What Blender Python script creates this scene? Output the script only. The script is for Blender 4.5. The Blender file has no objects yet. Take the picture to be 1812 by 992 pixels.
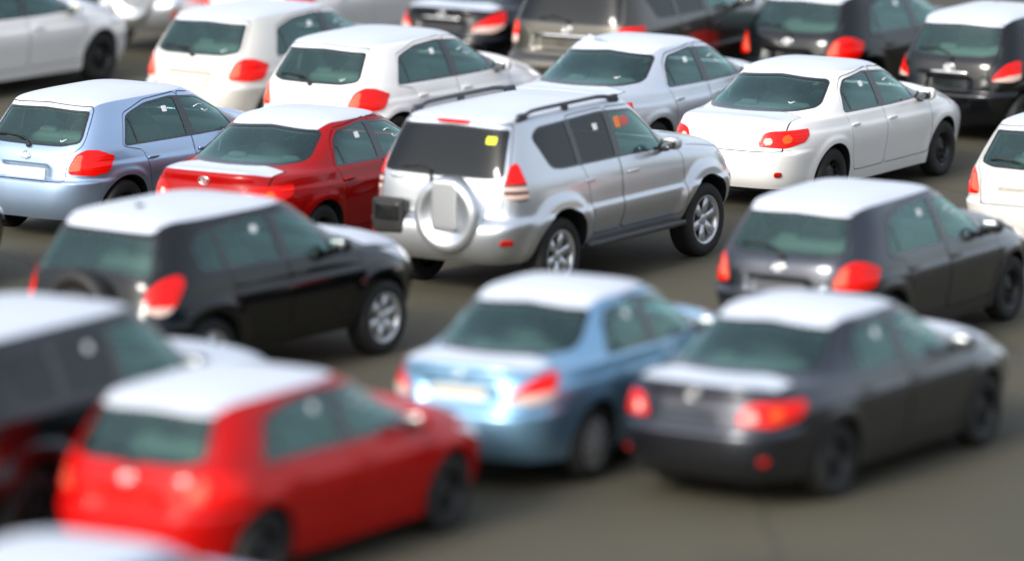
import bpy, math, random
import numpy as np
from mathutils import Vector, Matrix
random.seed(7); np.random.seed(7)
S = bpy.context.scene
# ------------------------------------------------------------------ camera
CAM_H, CAM_PITCH, CAM_F = 9.433, 0.16622, 9929.3
cd = bpy.data.cameras.new('camera'); cam = bpy.data.objects.new('camera', cd); S.collection.objects.link(cam)
cam.location = (0, 0, CAM_H); cam.rotation_euler = (math.pi/2-CAM_PITCH, 0, 0)
cd.sensor_width = 36; cd.lens = 36*CAM_F/1812; cd.clip_start = 1; cd.clip_end = 5000
cd.dof.use_dof = True; cd.dof.focus_distance = 60.5; cd.dof.aperture_fstop = cd.lens/1000/.54
S.camera = cam
# ------------------------------------------------------------------ sky, sun, exposure
SUN_EL, SUN_AZ = math.radians(30), math.radians(218)      # azimuth clockwise from +Y
wd = bpy.data.worlds.new('World'); S.world = wd; wd.use_nodes = True
nt = wd.node_tree; nt.nodes.clear()
sky = nt.nodes.new('ShaderNodeTexSky'); sky.sky_type = 'NISHITA'; sky.sun_disc = False
sky.sun_elevation = SUN_EL; sky.sun_rotation = SUN_AZ; sky.dust_density = 2.0; sky.ozone_density = 1.0
hs = nt.nodes.new('ShaderNodeHueSaturation'); hs.inputs['Saturation'].default_value = .5
bg = nt.nodes.new('ShaderNodeBackground'); bg.inputs['Strength'].default_value = .125
wo = nt.nodes.new('ShaderNodeOutputWorld')
# overcast: the cloud layer is brightest overhead, a third as bright at the horizon (standard overcast sky)
tc = nt.nodes.new('ShaderNodeTexCoord'); sx = nt.nodes.new('ShaderNodeSeparateXYZ'); mz = nt.nodes.new('ShaderNodeMapRange'); vm = nt.nodes.new('ShaderNodeVectorMath'); vm.operation = 'SCALE'
mz.inputs['From Min'].default_value = 0; mz.inputs['From Max'].default_value = 1; mz.inputs['To Min'].default_value = .45; mz.inputs['To Max'].default_value = 1.5
nt.links.new(tc.outputs['Generated'], sx.inputs[0]); nt.links.new(sx.outputs['Z'], mz.inputs['Value']); nt.links.new(mz.outputs[0], vm.inputs['Scale'])
nt.links.new(sky.outputs[0], hs.inputs['Color']); nt.links.new(hs.outputs[0], vm.inputs[0]); nt.links.new(vm.outputs[0], bg.inputs['Color']); nt.links.new(bg.outputs[0], wo.inputs[0])
sl = bpy.data.lights.new('sun', 'SUN'); sl.energy = 1.5; sl.angle = math.radians(18); sl.color = (1, .95, .87)
so = bpy.data.objects.new('sun', sl); S.collection.objects.link(so); so.location = (0, 0, 60)
sd = Vector((math.sin(SUN_AZ)*math.cos(SUN_EL), math.cos(SUN_AZ)*math.cos(SUN_EL), math.sin(SUN_EL)))
so.rotation_euler = (-sd).to_track_quat('-Z', 'Y').to_euler()
vs = S.view_settings; vs.view_transform = 'Standard'; vs.look = 'None'; vs.gamma = 1; vs.use_curve_mapping = False; vs.exposure = 1.34
# ------------------------------------------------------------------ materials
class NT:
    def __init__(s, name):
        s.m = bpy.data.materials.new(name); s.m.use_nodes = True; s.t = s.m.node_tree; s.t.nodes.clear()
        s.out = s.n('ShaderNodeOutputMaterial')
    def n(s, typ, **kw):
        q = s.t.nodes.new(typ)
        for k, v in kw.items():
            if k in q.inputs: q.inputs[k].default_value = v
            else: setattr(q, k, v)
        return q
    def l(s, a, b): s.t.links.new(a, b)
    def noise(s, scale, detail=4, rough=.55, coord='Object', vec=None):
        q = s.n('ShaderNodeTexNoise', Scale=scale, Detail=detail, Roughness=rough)
        if vec is None:
            c = s.n('ShaderNodeTexCoord'); s.l(c.outputs[coord], q.inputs['Vector'])
        else: s.l(vec, q.inputs['Vector'])
        return q
    def ramp(s, src, stops):
        r = s.n('ShaderNodeValToRGB'); e = r.color_ramp.elements
        while len(e) < len(stops): e.new(.5)
        for i, (p, c) in enumerate(stops):
            e[i].position = p; e[i].color = (*c, 1) if len(c) == 3 else c
        s.l(src, r.inputs[0]); return r
    def mix(s, fac, a, b):
        q = s.n('ShaderNodeMix', data_type='RGBA')
        if isinstance(fac, (int, float)): q.inputs[0].default_value = fac
        else: s.l(fac, q.inputs[0])
        for v, i in ((a, 6), (b, 7)):
            if hasattr(v, 'is_output'): s.l(v, q.inputs[i])
            else: q.inputs[i].default_value = (*v, 1)
        return q.outputs[2]
    def bump(s, h, strength, dist=.01):
        b = s.n('ShaderNodeBump', Strength=strength, Distance=dist); s.l(h, b.inputs['Height']); return b.outputs[0]
def g3(v): return (v, v, v)
def paint(name, col, metal=0., rough=.35, coat=1., dust=.06):
    k = NT(name); p = k.n('ShaderNodeBsdfPrincipled', Metallic=metal, Roughness=rough); p.inputs['Specular IOR Level'].default_value = 0.
    p.inputs['Coat Weight'].default_value = coat; p.inputs['Coat IOR'].default_value = 1.55
    fl = k.noise(900, 1); c = k.mix(k.ramp(fl.outputs[0], [(.35, g3(0)), (.7, g3(1))]).outputs[0], tuple(x*.86 for x in col), tuple(min(1, x*1.12) for x in col))
    du = k.noise(2.3, 6, .65); df = k.ramp(du.outputs[0], [(.40, g3(0)), (.75, g3(dust))])
    c2 = k.mix(df.outputs[0], c, (.32, .29, .25)); k.l(c2, p.inputs['Base Color'])
    rr = k.ramp(k.noise(5, 5).outputs[0], [(.3, g3(.035)), (.8, g3(.13))]); k.l(rr.outputs[0], p.inputs['Coat Roughness'])
    k.l(p.outputs[0], k.out.inputs[0]); return k.m
def plain(name, col, rough=.5, metal=0., coat=0., var=.15, scale=14, bump=0., bscale=200):
    k = NT(name); p = k.n('ShaderNodeBsdfPrincipled', Metallic=metal, Roughness=rough); p.inputs['Coat Weight'].default_value = coat
    nz = k.noise(scale, 5); c = k.mix(nz.outputs[0], tuple(x*(1-var) for x in col), tuple(min(1, x*(1+var)) for x in col)); k.l(c, p.inputs['Base Color'])
    if bump: k.l(k.bump(k.noise(bscale, 3).outputs[0], bump, .004), p.inputs['Normal'])
    k.l(p.outputs[0], k.out.inputs[0]); return k.m
def glass(name, tint, refl=1.0, dirt=(.20, .32, .30), sheen=(.62, .92, .87)):
    k = NT(name); tr = k.n('ShaderNodeBsdfTransparent', Color=(*tint, 1)); gl = k.n('ShaderNodeBsdfGlossy', Roughness=.03, Color=(*sheen, 1))
    df = k.n('ShaderNodeBsdfDiffuse', Color=(*dirt, 1)); dn = k.ramp(k.noise(3, 5).outputs[0], [(.35, g3(.01)), (.8, g3(.045))])
    fr = k.n('ShaderNodeFresnel', IOR=1.52); mu = k.n('ShaderNodeMath', operation='MULTIPLY'); k.l(fr.outputs[0], mu.inputs[0]); mu.inputs[1].default_value = 1.8*refl
    m0 = k.n('ShaderNodeMixShader'); k.l(dn.outputs[0], m0.inputs[0]); k.l(tr.outputs[0], m0.inputs[1]); k.l(df.outputs[0], m0.inputs[2])
    m1 = k.n('ShaderNodeMixShader'); k.l(mu.outputs[0], m1.inputs[0]); k.l(m0.outputs[0], m1.inputs[1]); k.l(gl.outputs[0], m1.inputs[2])
    k.l(m1.outputs[0], k.out.inputs[0]); return k.m
def lens(name, col, rough=.12):
    k = NT(name); p = k.n('ShaderNodeBsdfPrincipled', Roughness=rough); p.inputs['Coat Weight'].default_value = .35; p.inputs['Coat Roughness'].default_value = .05; p.inputs['Specular IOR Level'].default_value = .25
    w = k.n('ShaderNodeTexWave', Scale=9., Distortion=1.5, bands_direction='Z'); tw = k.n('ShaderNodeTexCoord'); k.l(tw.outputs['Object'], w.inputs['Vector']); c = k.mix(w.outputs['Fac'], tuple(x*.85 for x in col), tuple(min(1, x*1.12) for x in col)); k.l(c, p.inputs['Base Color'])
    v = k.n('ShaderNodeTexVoronoi', Scale=60.); tc = k.n('ShaderNodeTexCoord'); k.l(tc.outputs['Object'], v.inputs['Vector'])
    k.l(k.bump(v.outputs['Distance'], .35, .004), p.inputs['Normal']); k.l(p.outputs[0], k.out.inputs[0]); return k.m
def film_mat(name, col):
    k = NT(name); p = k.n('ShaderNodeBsdfPrincipled', Roughness=.38); p.inputs['Base Color'].default_value = (*col, 1)
    nz = k.noise(1.6, 6, .6); c = k.mix(nz.outputs[0], tuple(x*.94 for x in col), tuple(min(1, x*1.04) for x in col)); k.l(c, p.inputs['Base Color'])
    mp = k.n('ShaderNodeMapping'); tc = k.n('ShaderNodeTexCoord'); k.l(tc.outputs['Object'], mp.inputs[0]); mp.inputs['Scale'].default_value = (1.5, 5, 3)
    k.l(k.bump(k.noise(3, 4, vec=mp.outputs[0]).outputs[0], .12, .02), p.inputs['Normal']); k.l(p.outputs[0], k.out.inputs[0]); return k.m
M = dict(
    white=paint('paint_white', (.80, .79, .77), 0, .4), silver=paint('paint_silver', (.64, .67, .71), .88, .36), pearl=paint('paint_pearl', (.64, .62, .58), .3, .36), palesilver=paint('paint_pale_silver', (.66, .70, .76), .7, .38),
    lightblue=paint('paint_light_blue', (.40, .54, .74), .85, .38), blue=paint('paint_blue', (.24, .46, .66), .85, .38),
    red=paint('paint_red', (.44, .002, .0015), 0, .38, .6, .015), red2=paint('paint_deep_red', (.30, .002, .002), 0, .38, .6, .015),
    grey=paint('paint_grey', (.042, .047, .060), .9, .33, 1., .03), black=paint('paint_black', (.0025, .003, .0035), 0, .4, 1., .0), taupe=paint('paint_charcoal', (.085, .079, .066), .85, (.36), 1., .03),
    film=film_mat('protective_film', (.50, .54, .61)),
    glass=glass('window_glass', (.60, .85, .77)), dark=glass('privacy_glass', (.05, .055, .055), .8, (.03, .033, .033), (.62, .64, .63)),
    gloss=plain('black_trim', (.006, .007, .008), .2, 0, .5), rubber=plain('black_plastic', (.007, .007, .007), .6), tyre=plain('tyre_rubber', (.010, .010, .0095), .75, bump=.4, bscale=120),
    lining=plain('cabin_plastic', (.15, .16, .155), .8), seat=plain('seat_fabric', (.10, .11, .105), .75, bump=.3), chrome=plain('chrome', (.85, .85, .84), .12, 1.),
    steel=plain('black_steel', (.012, .0125, .0135), .42, .2), alloy=plain('alloy_wheel', (.62, .63, .64), .3, .75), cover=plain('wheel_cover', (.45, .46, .47), .35, .5),
    reflector=lens('reflector_red', (.45, .008, .004)), lens_red=lens('lens_red', (.72, .004, .001)), lens_clear=lens('lens_clear', (.60, .44, .38)), lens_pink=lens('lens_pink', (.62, .11, .06)), lens_amber=lens('lens_amber', (.62, .10, .008)), lens_smoke=lens('lens_smoke', (.06, .02, .02)),
    headglass=lens('headlight_glass', (.62, .66, .70)), mirror=plain('mirror_silver', (.28, .30, .31), .1, 1.), plate=plain('plate_blank', (.50, .475, .41), .5),
    rail=plain('rail_grey', (.055, .06, .068), .42, .3), step=plain('step_grey', (.04, .042, .042), .5), sticker=plain('sticker_white', (.82, .84, .84), .6), yellow=plain('sticker_yellow', (.72, .82, .01), .6), orange=plain('sticker_orange', (.80, .22, .05), .6), pinkred=plain('sticker_red', (.62, .10, .08), .6))
# asphalt
def asphalt():
    k = NT('asphalt'); p = k.n('ShaderNodeBsdfPrincipled', Roughness=.85)
    big = k.noise(.09, 5, .6); mid = k.noise(.8, 6, .65); fin = k.noise(45, 3, .7)
    c = k.mix(k.ramp(big.outputs[0], [(.35, g3(0)), (.65, g3(1))]).outputs[0], (.033, .030, .0145), (.066, .057, .033))
    c = k.mix(k.ramp(mid.outputs[0], [(.45, g3(0)), (.75, g3(.55))]).outputs[0], c, (.040, .038, .026))
    c = k.mix(k.ramp(fin.outputs[0], [(.4, g3(0)), (.7, g3(.45))]).outputs[0], c, (.098, .088, .064))
    st = k.ramp(k.noise(.33, 3, .5).outputs[0], [(.56, g3(0)), (.66, g3(.5))]); c = k.mix(st.outputs[0], c, (.030, .028, .020))
    cr = k.n('ShaderNodeTexVoronoi', feature='DISTANCE_TO_EDGE', Scale=.22); tcc = k.n('ShaderNodeTexCoord'); wv = k.noise(1.5, 4); ad = k.n('ShaderNodeMix', data_type='VECTOR'); ad.inputs[0].default_value = .25; k.l(tcc.outputs['Object'], ad.inputs[4]); k.l(wv.outputs['Color'], ad.inputs[5]); k.l(ad.outputs[1], cr.inputs['Vector'])
    cf = k.ramp(cr.outputs['Distance'], [(0, g3(.6)), (.006, g3(0))]); c = k.mix(cf.outputs[0], c, (.018, .017, .014))
    k.l(c, p.inputs['Base Color']); k.l(k.bump(fin.outputs[0], .5, .01), p.inputs['Normal']); k.l(p.outputs[0], k.out.inputs[0]); return k.m
# ------------------------------------------------------------------ ground
def link(o): S.collection.objects.link(o); return o
def mesh_poly(name, P, F, smooth=True):
    m = bpy.data.meshes.new(name); m.from_pydata([tuple(map(float, p)) for p in P], [], [tuple(map(int, f)) for f in F]); m.update()
    if smooth: m.shade_smooth()
    return m
gm = mesh_poly('ground', [(-1500, -1500, 0), (1500, -1500, 0), (1500, 1500, 0), (-1500, 1500, 0)], [(0, 1, 2, 3)], False)
gm.materials.append(asphalt()); ground = link(bpy.data.objects.new('ground', gm)); ground['kind'] = 'structure'
# ------------------------------------------------------------------ car geometry (numpy)
def bspline(keys, per):
    """clamped uniform cubic B-spline through control rows, `per` samples a span"""
    keys = np.asarray(keys, float); K = len(keys)
    kn = np.r_[[0]*3, np.arange(K-2), [K-3]*3].astype(float)
    ts = np.linspace(0, K-3-1e-9, per*(K-3)+1)
    B = np.zeros((len(ts), K+3))
    for i in range(K+2):
        B[:, i] = (ts >= kn[i]) & (ts < kn[i+1])
    for d in range(1, 4):
        for i in range(K+3-d):
            a = (ts-kn[i])/(kn[i+d]-kn[i]) if kn[i+d] > kn[i] else 0
            b = (kn[i+d+1]-ts)/(kn[i+d+1]-kn[i+1]) if kn[i+d+1] > kn[i+1] else 0
            B[:, i] = a*B[:, i] + b*(B[:, i+1] if i+1 < K+3 else 0)
    return B[:, :K] @ keys

def sstep(x, a, b):
    t = np.clip((x-a)/(b-a), 0, 1); return t*t*(3-2*t)

def rpoly(pts, r=.03, n=5):
    """polygon with rounded corners"""
    p = np.asarray(pts, float); out = []
    p = p[[i for i in range(len(p)) if np.hypot(*(p[i]-p[i-1])) > 1e-6]]
    for i in range(len(p)):
        a, b, c = p[i-1], p[i], p[(i+1) % len(p)]
        da, dc = a-b, c-b
        la, lc = np.hypot(*da), np.hypot(*dc)
        k = min(r, .45*la, .45*lc)
        s, e = b+da/la*k, b+dc/lc*k
        for t in np.linspace(0, 1, n):
            out.append((1-t)**2*s + 2*t*(1-t)*b + t*t*e)
    return np.array(out)

def psdf(poly, X, Y):
    """signed distance to a polygon, negative inside"""
    P = np.c_[X, Y]; d = np.full(len(P), 1e9); ins = np.zeros(len(P), bool)
    n = len(poly)
    for i in range(n):
        a, b = poly[i], poly[(i+1) % n]
        e = b-a; w = P-a
        t = np.clip((w@e)/max(e@e, 1e-12), 0, 1)
        q = w-np.outer(t, e); d = np.minimum(d, (q*q).sum(1))
        c = (a[1] > P[:, 1]) != (b[1] > P[:, 1])
        with np.errstate(divide='ignore', invalid='ignore'):
            xi = (b[0]-a[0])*(P[:, 1]-a[1])/(b[1]-a[1])+a[0]
        ins ^= c & (P[:, 0] < xi)
    return np.sqrt(d)*np.where(ins, -1, 1)

class Shell:
    """a car's outer skin: a stack of rounded plan outlines, cut along level sets into parts"""
    def __init__(s, spec):
        rows = np.asarray(spec['rows'], float)
        rows = np.c_[rows, np.arange(len(rows))]
        R = bspline(rows, spec.get('per', 7)); NU = spec.get('nu', 110)
        th = np.linspace(0, np.pi/2, 400)
        grid = np.zeros((len(R), NU, 3)); sr = np.zeros((len(R), NU)); sf = np.zeros_like(sr)
        for i, (xr, zr, xf, zf, w, zs, xm, nr, nf, v) in enumerate(R):
            c, q = np.cos(th), np.sin(th)
            x1 = xm+(xr-xm)*np.maximum(c, 0)**(2/nr); y1 = w*q**(2/nr)
            x2 = xm+(xf-xm)*np.maximum(c, 0)**(2/nf); y2 = w*q**(2/nf)
            z1 = zs+(zr-zs)*((x1-xm)/(xr-xm))**spec.get('pr', 2.5)
            z2 = zs+(zf-zs)*((x2-xm)/(xf-xm))**spec.get('pf', 2.5)
            x = np.r_[x1, x2[::-1][1:]]; y = np.r_[y1, y2[::-1][1:]]; z = np.r_[z1, z2[::-1][1:]]
            L = np.r_[0, np.cumsum(np.hypot(np.diff(x), np.diff(y)))]
            u = np.linspace(0, L[-1], NU)
            grid[i] = np.c_[np.interp(u, L, x), np.interp(u, L, y), np.interp(u, L, z)]
            sr[i] = u; sf[i] = L[-1]-u
        nv = len(R)
        for d in spec.get('disp', []):
            P = grid.reshape(-1, 3)
            grid = d(P, sr.ravel()).reshape(grid.shape)
        # mirror: full ring = half + mirrored half (without end points)
        mir = grid[:, -2:0:-1]*np.array([1, -1, 1])
        full = np.concatenate([grid, mir], 1)
        SR = np.concatenate([sr, -sr[:, -2:0:-1]], 1); SF = np.concatenate([sf, -sf[:, -2:0:-1]], 1)
        V = np.repeat(R[:, 9:10], full.shape[1], 1)
        du = np.roll(full, -1, 1)-np.roll(full, 1, 1)
        dv = np.gradient(full, axis=0)
        Nn = np.cross(dv, du)
        top = R[:, 4] < 1e-3
        ln = np.linalg.norm(Nn, axis=2, keepdims=True)
        Nn = np.where(ln > 1e-9, Nn/np.maximum(ln, 1e-12), [0, 0, 1.])
        Nn[-1] = [0, 0, 1]
        s.P = full.reshape(-1, 3); s.N = Nn.reshape(-1, 3)
        # outward orientation
        if (s.N[:, 1]*s.P[:, 1]).sum() < 0: s.N = -s.N; s.N[-full.shape[1]:] = [0, 0, 1]
        s.A = np.c_[SR.ravel(), SF.ravel(), V.ravel()]
        m = full.shape[1]
        i, j = np.meshgrid(np.arange(nv-1), np.arange(m), indexing='ij')
        a = i*m+j; b = i*m+(j+1) % m; c = (i+1)*m+(j+1) % m; d = (i+1)*m+j
        T = np.concatenate([np.c_[a.ravel(), b.ravel(), c.ravel()], np.c_[a.ravel(), c.ravel(), d.ravel()]])
        e1 = s.P[T[:, 1]]-s.P[T[:, 0]]; e2 = s.P[T[:, 2]]-s.P[T[:, 0]]
        fn = np.cross(e1, e2); ok = np.linalg.norm(fn, axis=1) > 1e-9
        T = T[ok]; fn = fn[ok]
        flip = (fn*s.N[T].mean(1)).sum(1) < 0
        T[flip] = T[flip][:, ::-1]
        s.T = T; s.lab = np.array(['paint']*len(T), dtype='<U16')
    def cen(s, f): return f[s.T].mean(1)
    def mask(s, labs=('paint',), side=0, extra=None):
        m = np.isin(s.lab, labs)
        c = s.P[s.T].mean(1); n = s.N[s.T].mean(1)
        if side: m &= (c[:, 1]*side > .05)
        if extra is not None: m &= extra(c, n, s.A[s.T].mean(1))
        return m
    def split(s, mask, fn):
        """cut the masked triangles along fn = 0; returns the mask of pieces with fn < 0"""
        f = fn(s.P, s.A); f = np.where(np.abs(f) < 1e-6, 1e-6, f)
        neg = f < 0; T = s.T
        k = neg[T].sum(1)
        cross = mask & (k > 0) & (k < 3)
        ci = np.where(cross)[0]
        keep = ~cross
        if len(ci):
            t = T[ci]; ng = neg[t]; lone_neg = ng.sum(1) == 1
            lone = np.where(lone_neg[:, None], ng, ~ng).argmax(1)
            r = np.arange(len(t))
            a, b, c = t[r, lone], t[r, (lone+1) % 3], t[r, (lone+2) % 3]
            E = np.sort(np.concatenate([np.c_[a, b], np.c_[a, c]]), 1)
            U, inv = np.unique(E, axis=0, return_inverse=True); inv = inv.ravel()
            f0, f1 = f[U[:, 0]], f[U[:, 1]]; w = (f0/(f0-f1))[:, None]
            n0 = len(s.P)
            s.P = np.r_[s.P, s.P[U[:, 0]]*(1-w)+s.P[U[:, 1]]*w]
            nn = s.N[U[:, 0]]*(1-w)+s.N[U[:, 1]]*w
            s.N = np.r_[s.N, nn/np.maximum(np.linalg.norm(nn, axis=1, keepdims=True), 1e-9)]
            s.A = np.r_[s.A, s.A[U[:, 0]]*(1-w)+s.A[U[:, 1]]*w]
            ab, ac = n0+inv[:len(t)], n0+inv[len(t):]
            new = np.concatenate([np.c_[a, ab, ac], np.c_[ab, b, c], np.c_[ab, c, ac]])
            isneg = np.concatenate([lone_neg, ~lone_neg, ~lone_neg])
            nl = np.tile(s.lab[ci], 3)
            s.T = np.r_[T[keep], new]; s.lab = np.r_[s.lab[keep], nl]
            inside = np.r_[(mask & (k == 3))[keep], isneg]
            s.last = np.r_[mask[keep], np.ones(len(new), bool)]
        else:
            inside = mask & (k == 3); s.last = mask.copy()
        return inside
    def region(s, mask, fn, label, gap=0):
        if gap:
            i1 = s.split(mask, lambda P, A: fn(P, A)+gap)
            rest = s.last & ~i1; s.lab[i1] = label+'#'
            i2 = s.split(rest, lambda P, A: fn(P, A)-gap)
            s.lab[i2] = 'void'
            s.lab[s.lab == label+'#'] = label
        else:
            i1 = s.split(mask, fn); s.lab[i1] = label
    def groove(s, mask, fn, g=.004):
        i1 = s.split(mask, lambda P, A: np.abs(fn(P, A))-g); s.lab[i1] = 'void'
    def tidy(s, label, to, side):
        """give all but the largest connected piece of a label to another label"""
        m = np.where((s.lab == label) & (s.P[s.T].mean(1)[:, 1]*side > 0))[0]
        if not len(m): return
        u, inv = np.unique(s.T[m], return_inverse=True); t = inv.reshape(-1, 3); lab = np.arange(len(u))
        while True:
            mn = lab[t].min(1); new = lab.copy()
            for k in range(3): np.minimum.at(new, t[:, k], mn)
            new = new[new]
            if (new == lab).all(): break
            lab = new
        tl = lab[t[:, 0]]; v, c = np.unique(tl, return_counts=True)
        s.lab[m[tl != v[c.argmax()]]] = to
    def extract(s, labels, off=0., skirt=0., flip=False, where=None):
        m = np.isin(s.lab, labels)
        if where is not None: m &= where(s.P[s.T].mean(1))
        t = s.T[m]
        if not len(t): return None
        u, inv = np.unique(t, return_inverse=True); t = inv.reshape(-1, 3)
        P = s.P[u]+s.N[u]*off; N = s.N[u]
        if flip: t = t[:, ::-1]; N = -N
        if skirt:
            e = np.concatenate([t[:, [0, 1]], t[:, [1, 2]], t[:, [2, 0]]])
            key = np.sort(e, 1)
            _, idx, cnt = np.unique(key, axis=0, return_index=True, return_counts=True)
            be = e[idx[cnt == 1]]
            n0 = len(P)
            a, b = be[:, 0], be[:, 1]
            d = P[b]-P[a]; on = np.cross(d, (N[a]+N[b])/2)
            on /= np.maximum(np.linalg.norm(on, axis=1, keepdims=True), 1e-9)
            m4 = len(be); ids = n0+np.arange(4*m4).reshape(4, m4)
            P = np.r_[P, P[a], P[b], P[b]-N[b]*skirt, P[a]-N[a]*skirt]
            N = np.r_[N, on, on, on, on]
            t = np.r_[t, np.c_[ids[1], ids[0], ids[3]], np.c_[ids[1], ids[3], ids[2]]]
        return P, t, N
    def at(s, sr=None, z=None, sf=None, y=None, x=None, side=None):
        """point and normal of the base skin nearest to the given coordinates"""
        d = 0
        if sr is not None: d = d+(s.A[:, 0]-sr)**2+np.where(s.P[:, 0] > .6, 9, 0)
        if sf is not None: d = d+(s.A[:, 1]-sf)**2+np.where(s.P[:, 0] < .0, 9, 0)
        if z is not None: d = d+(s.P[:, 2]-z)**2
        if y is not None: d = d+(s.P[:, 1]-y)**2
        if x is not None: d = d+(s.P[:, 0]-x)**2
        if side is not None: d = d+np.where(s.P[:, 1]*side < .05, 9, 0)
        i = np.argsort(d)[:1]
        return s.P[i].mean(0), s.N[i].mean(0)

# ---- plain solids: (verts, faces, smooth)
def superell(c, r, e=.35, nu=20, nv=12, R=None):
    u = np.linspace(0, 2*np.pi, nu, endpoint=False); v = np.linspace(-np.pi/2, np.pi/2, nv)
    sg = lambda a: np.sign(a)*np.abs(a)**e
    U, V = np.meshgrid(u, v)
    P = np.stack([sg(np.cos(V))*sg(np.cos(U)), sg(np.cos(V))*sg(np.sin(U)), sg(np.sin(V))], -1).reshape(-1, 3)*np.array(r)
    if R is not None: P = P@np.asarray(R).T
    P = P+np.array(c); F = []
    for i in range(nv-1):
        for j in range(nu):
            F.append((i*nu+j, i*nu+(j+1) % nu, (i+1)*nu+(j+1) % nu, (i+1)*nu+j))
    return P, F
def roty(a):
    c, q = math.cos(a), math.sin(a); return np.array([[c, 0, q], [0, 1, 0], [-q, 0, c]])
def rotz(a):
    c, q = math.cos(a), math.sin(a); return np.array([[c, -q, 0], [q, c, 0], [0, 0, 1]])
def lathe_y(prof, n=40, c=(0, 0, 0)):
    """revolve (radius, y) about the y axis"""
    prof = np.asarray(prof, float); m = len(prof); P = []; F = []
    for k in range(n):
        a = 2*math.pi*k/n
        for r, y in prof: P.append((r*math.cos(a)+c[0], y+c[1], r*math.sin(a)+c[2]))
    for k in range(n):
        for j in range(m-1):
            F.append((k*m+j, k*m+j+1, ((k+1) % n)*m+j+1, ((k+1) % n)*m+j))
    return np.array(P), F
def join(*gs):
    P = []; F = []; o = 0
    for p, f in gs:
        P.append(p); F += [tuple(i+o for i in q) for q in f]; o += len(p)
    return np.concatenate(P), F
def slab(corners, d):
    """a plate: corner loop and an extrusion vector"""
    c = np.asarray(corners, float); n = len(c); P = np.r_[c, c+np.asarray(d)]
    F = [tuple(range(n)), tuple(range(2*n-1, n-1, -1))]+[(i, i+n, (i+1) % n+n, (i+1) % n) for i in range(n)]
    return P, F
def tube(pts, r, n=8, sx=1., up=(0, 0, 1)):
    pts = np.asarray(pts, float); P = []; F = []; m = len(pts)
    r = np.broadcast_to(r, (m,))
    for i in range(m):
        d = pts[min(i+1, m-1)]-pts[max(i-1, 0)]; d = d/np.linalg.norm(d)
        a = np.cross(d, up); a /= max(np.linalg.norm(a), 1e-9); b = np.cross(a, d)
        for k in range(n):
            t = 2*math.pi*k/n; P.append(pts[i]+r[i]*(a*math.cos(t)*sx+b*math.sin(t)))
    for i in range(m-1):
        for k in range(n): F.append((i*n+k, i*n+(k+1) % n, (i+1)*n+(k+1) % n, (i+1)*n+k))
    F += [tuple(range(n))[::-1], tuple((m-1)*n+k for k in range(n))]
    return np.array(P), F
def frame_of(n):
    """local axes (across, up, out) on a skin point"""
    n = n/np.linalg.norm(n); a = np.cross([0, 0, 1.], n); a /= np.linalg.norm(a); return a, np.cross(n, a), n
def ell_ring(c, a, b, n, rx, ry, t, k=28):
    """flat elliptic ring as a solid of square section"""
    P = []; F = []
    for i in range(k):
        q = 2*math.pi*i/k; co, si = math.cos(q), math.sin(q)
        for (dr, h) in ((0, 0), (0, t), (-t, t), (-t, 0)):
            P.append(c+a*(rx+dr)*co+b*(ry+dr)*si+n*h)
    for i in range(k):
        for j in range(4):
            F.append((i*4+j, ((i+1) % k)*4+j, ((i+1) % k)*4+(j+1) % 4, i*4+(j+1) % 4))
    return np.array(P), F
# ------------------------------------------------------------------ car kinds
def rows_of(tab, nr, nf, xm):
    """xr, zr, xf, zf, half width, side z  ->  full key rows; nr, nf, xm are (low, high) pairs"""
    k = len(tab); out = []
    for i, r in enumerate(tab):
        t = min(1, i/(k*.55))
        out.append(list(r)+[xm[0]+(xm[1]-xm[0])*t, nr[0]+(nr[1]-nr[0])*t, nf[0]+(nf[1]-nf[0])*t])
    return out
HATCH_T = [(-1.93,.25,2.05,.20,.80,.20),(-1.99,.34,2.14,.30,.822,.27),(-2.0,.50,2.19,.48,.848,.42),(-1.985,.62,2.17,.62,.880,.60),
    (-1.965,.74,2.11,.71,.886,.72),(-1.95,.86,2.0,.79,.868,.83),(-1.925,.95,1.78,.87,.842,.91),(-1.885,1.0,1.42,.97,.828,.955),
    (-1.845,1.05,1.08,1.025,.806,.995),(-1.76,1.15,.78,1.15,.768,1.12),(-1.65,1.29,.52,1.30,.705,1.27),(-1.575,1.40,.30,1.41,.645,1.40),
    (-1.56,1.435,.17,1.452,.605,1.445),(-1.5,1.46,.02,1.485,.51,1.483),(-1.2,1.495,-.35,1.51,.29,1.51),(-.9,1.51,-.55,1.518,0,1.52)]
SEDAN_T = [(-2.2,.27,2.08,.20,.80,.20),(-2.28,.36,2.17,.30,.822,.27),(-2.31,.52,2.22,.48,.848,.42),(-2.3,.64,2.2,.62,.880,.60),
    (-2.27,.78,2.13,.71,.886,.72),(-2.245,.90,2.01,.79,.868,.83),(-2.225,.985,1.78,.87,.842,.91),(-2.19,1.02,1.55,.935,.835,.945),
    (-1.98,1.035,1.3,.98,.82,.965),(-1.74,1.05,1.06,1.02,.804,.99),(-1.46,1.13,.77,1.14,.766,1.11),(-1.17,1.28,.55,1.28,.70,1.25),
    (-.97,1.375,.33,1.38,.64,1.37),(-.88,1.41,.20,1.422,.60,1.41),(-.76,1.435,.06,1.45,.5,1.445),(-.6,1.455,-.25,1.465,.28,1.465),(-.48,1.465,-.38,1.47,0,1.472)]
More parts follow.
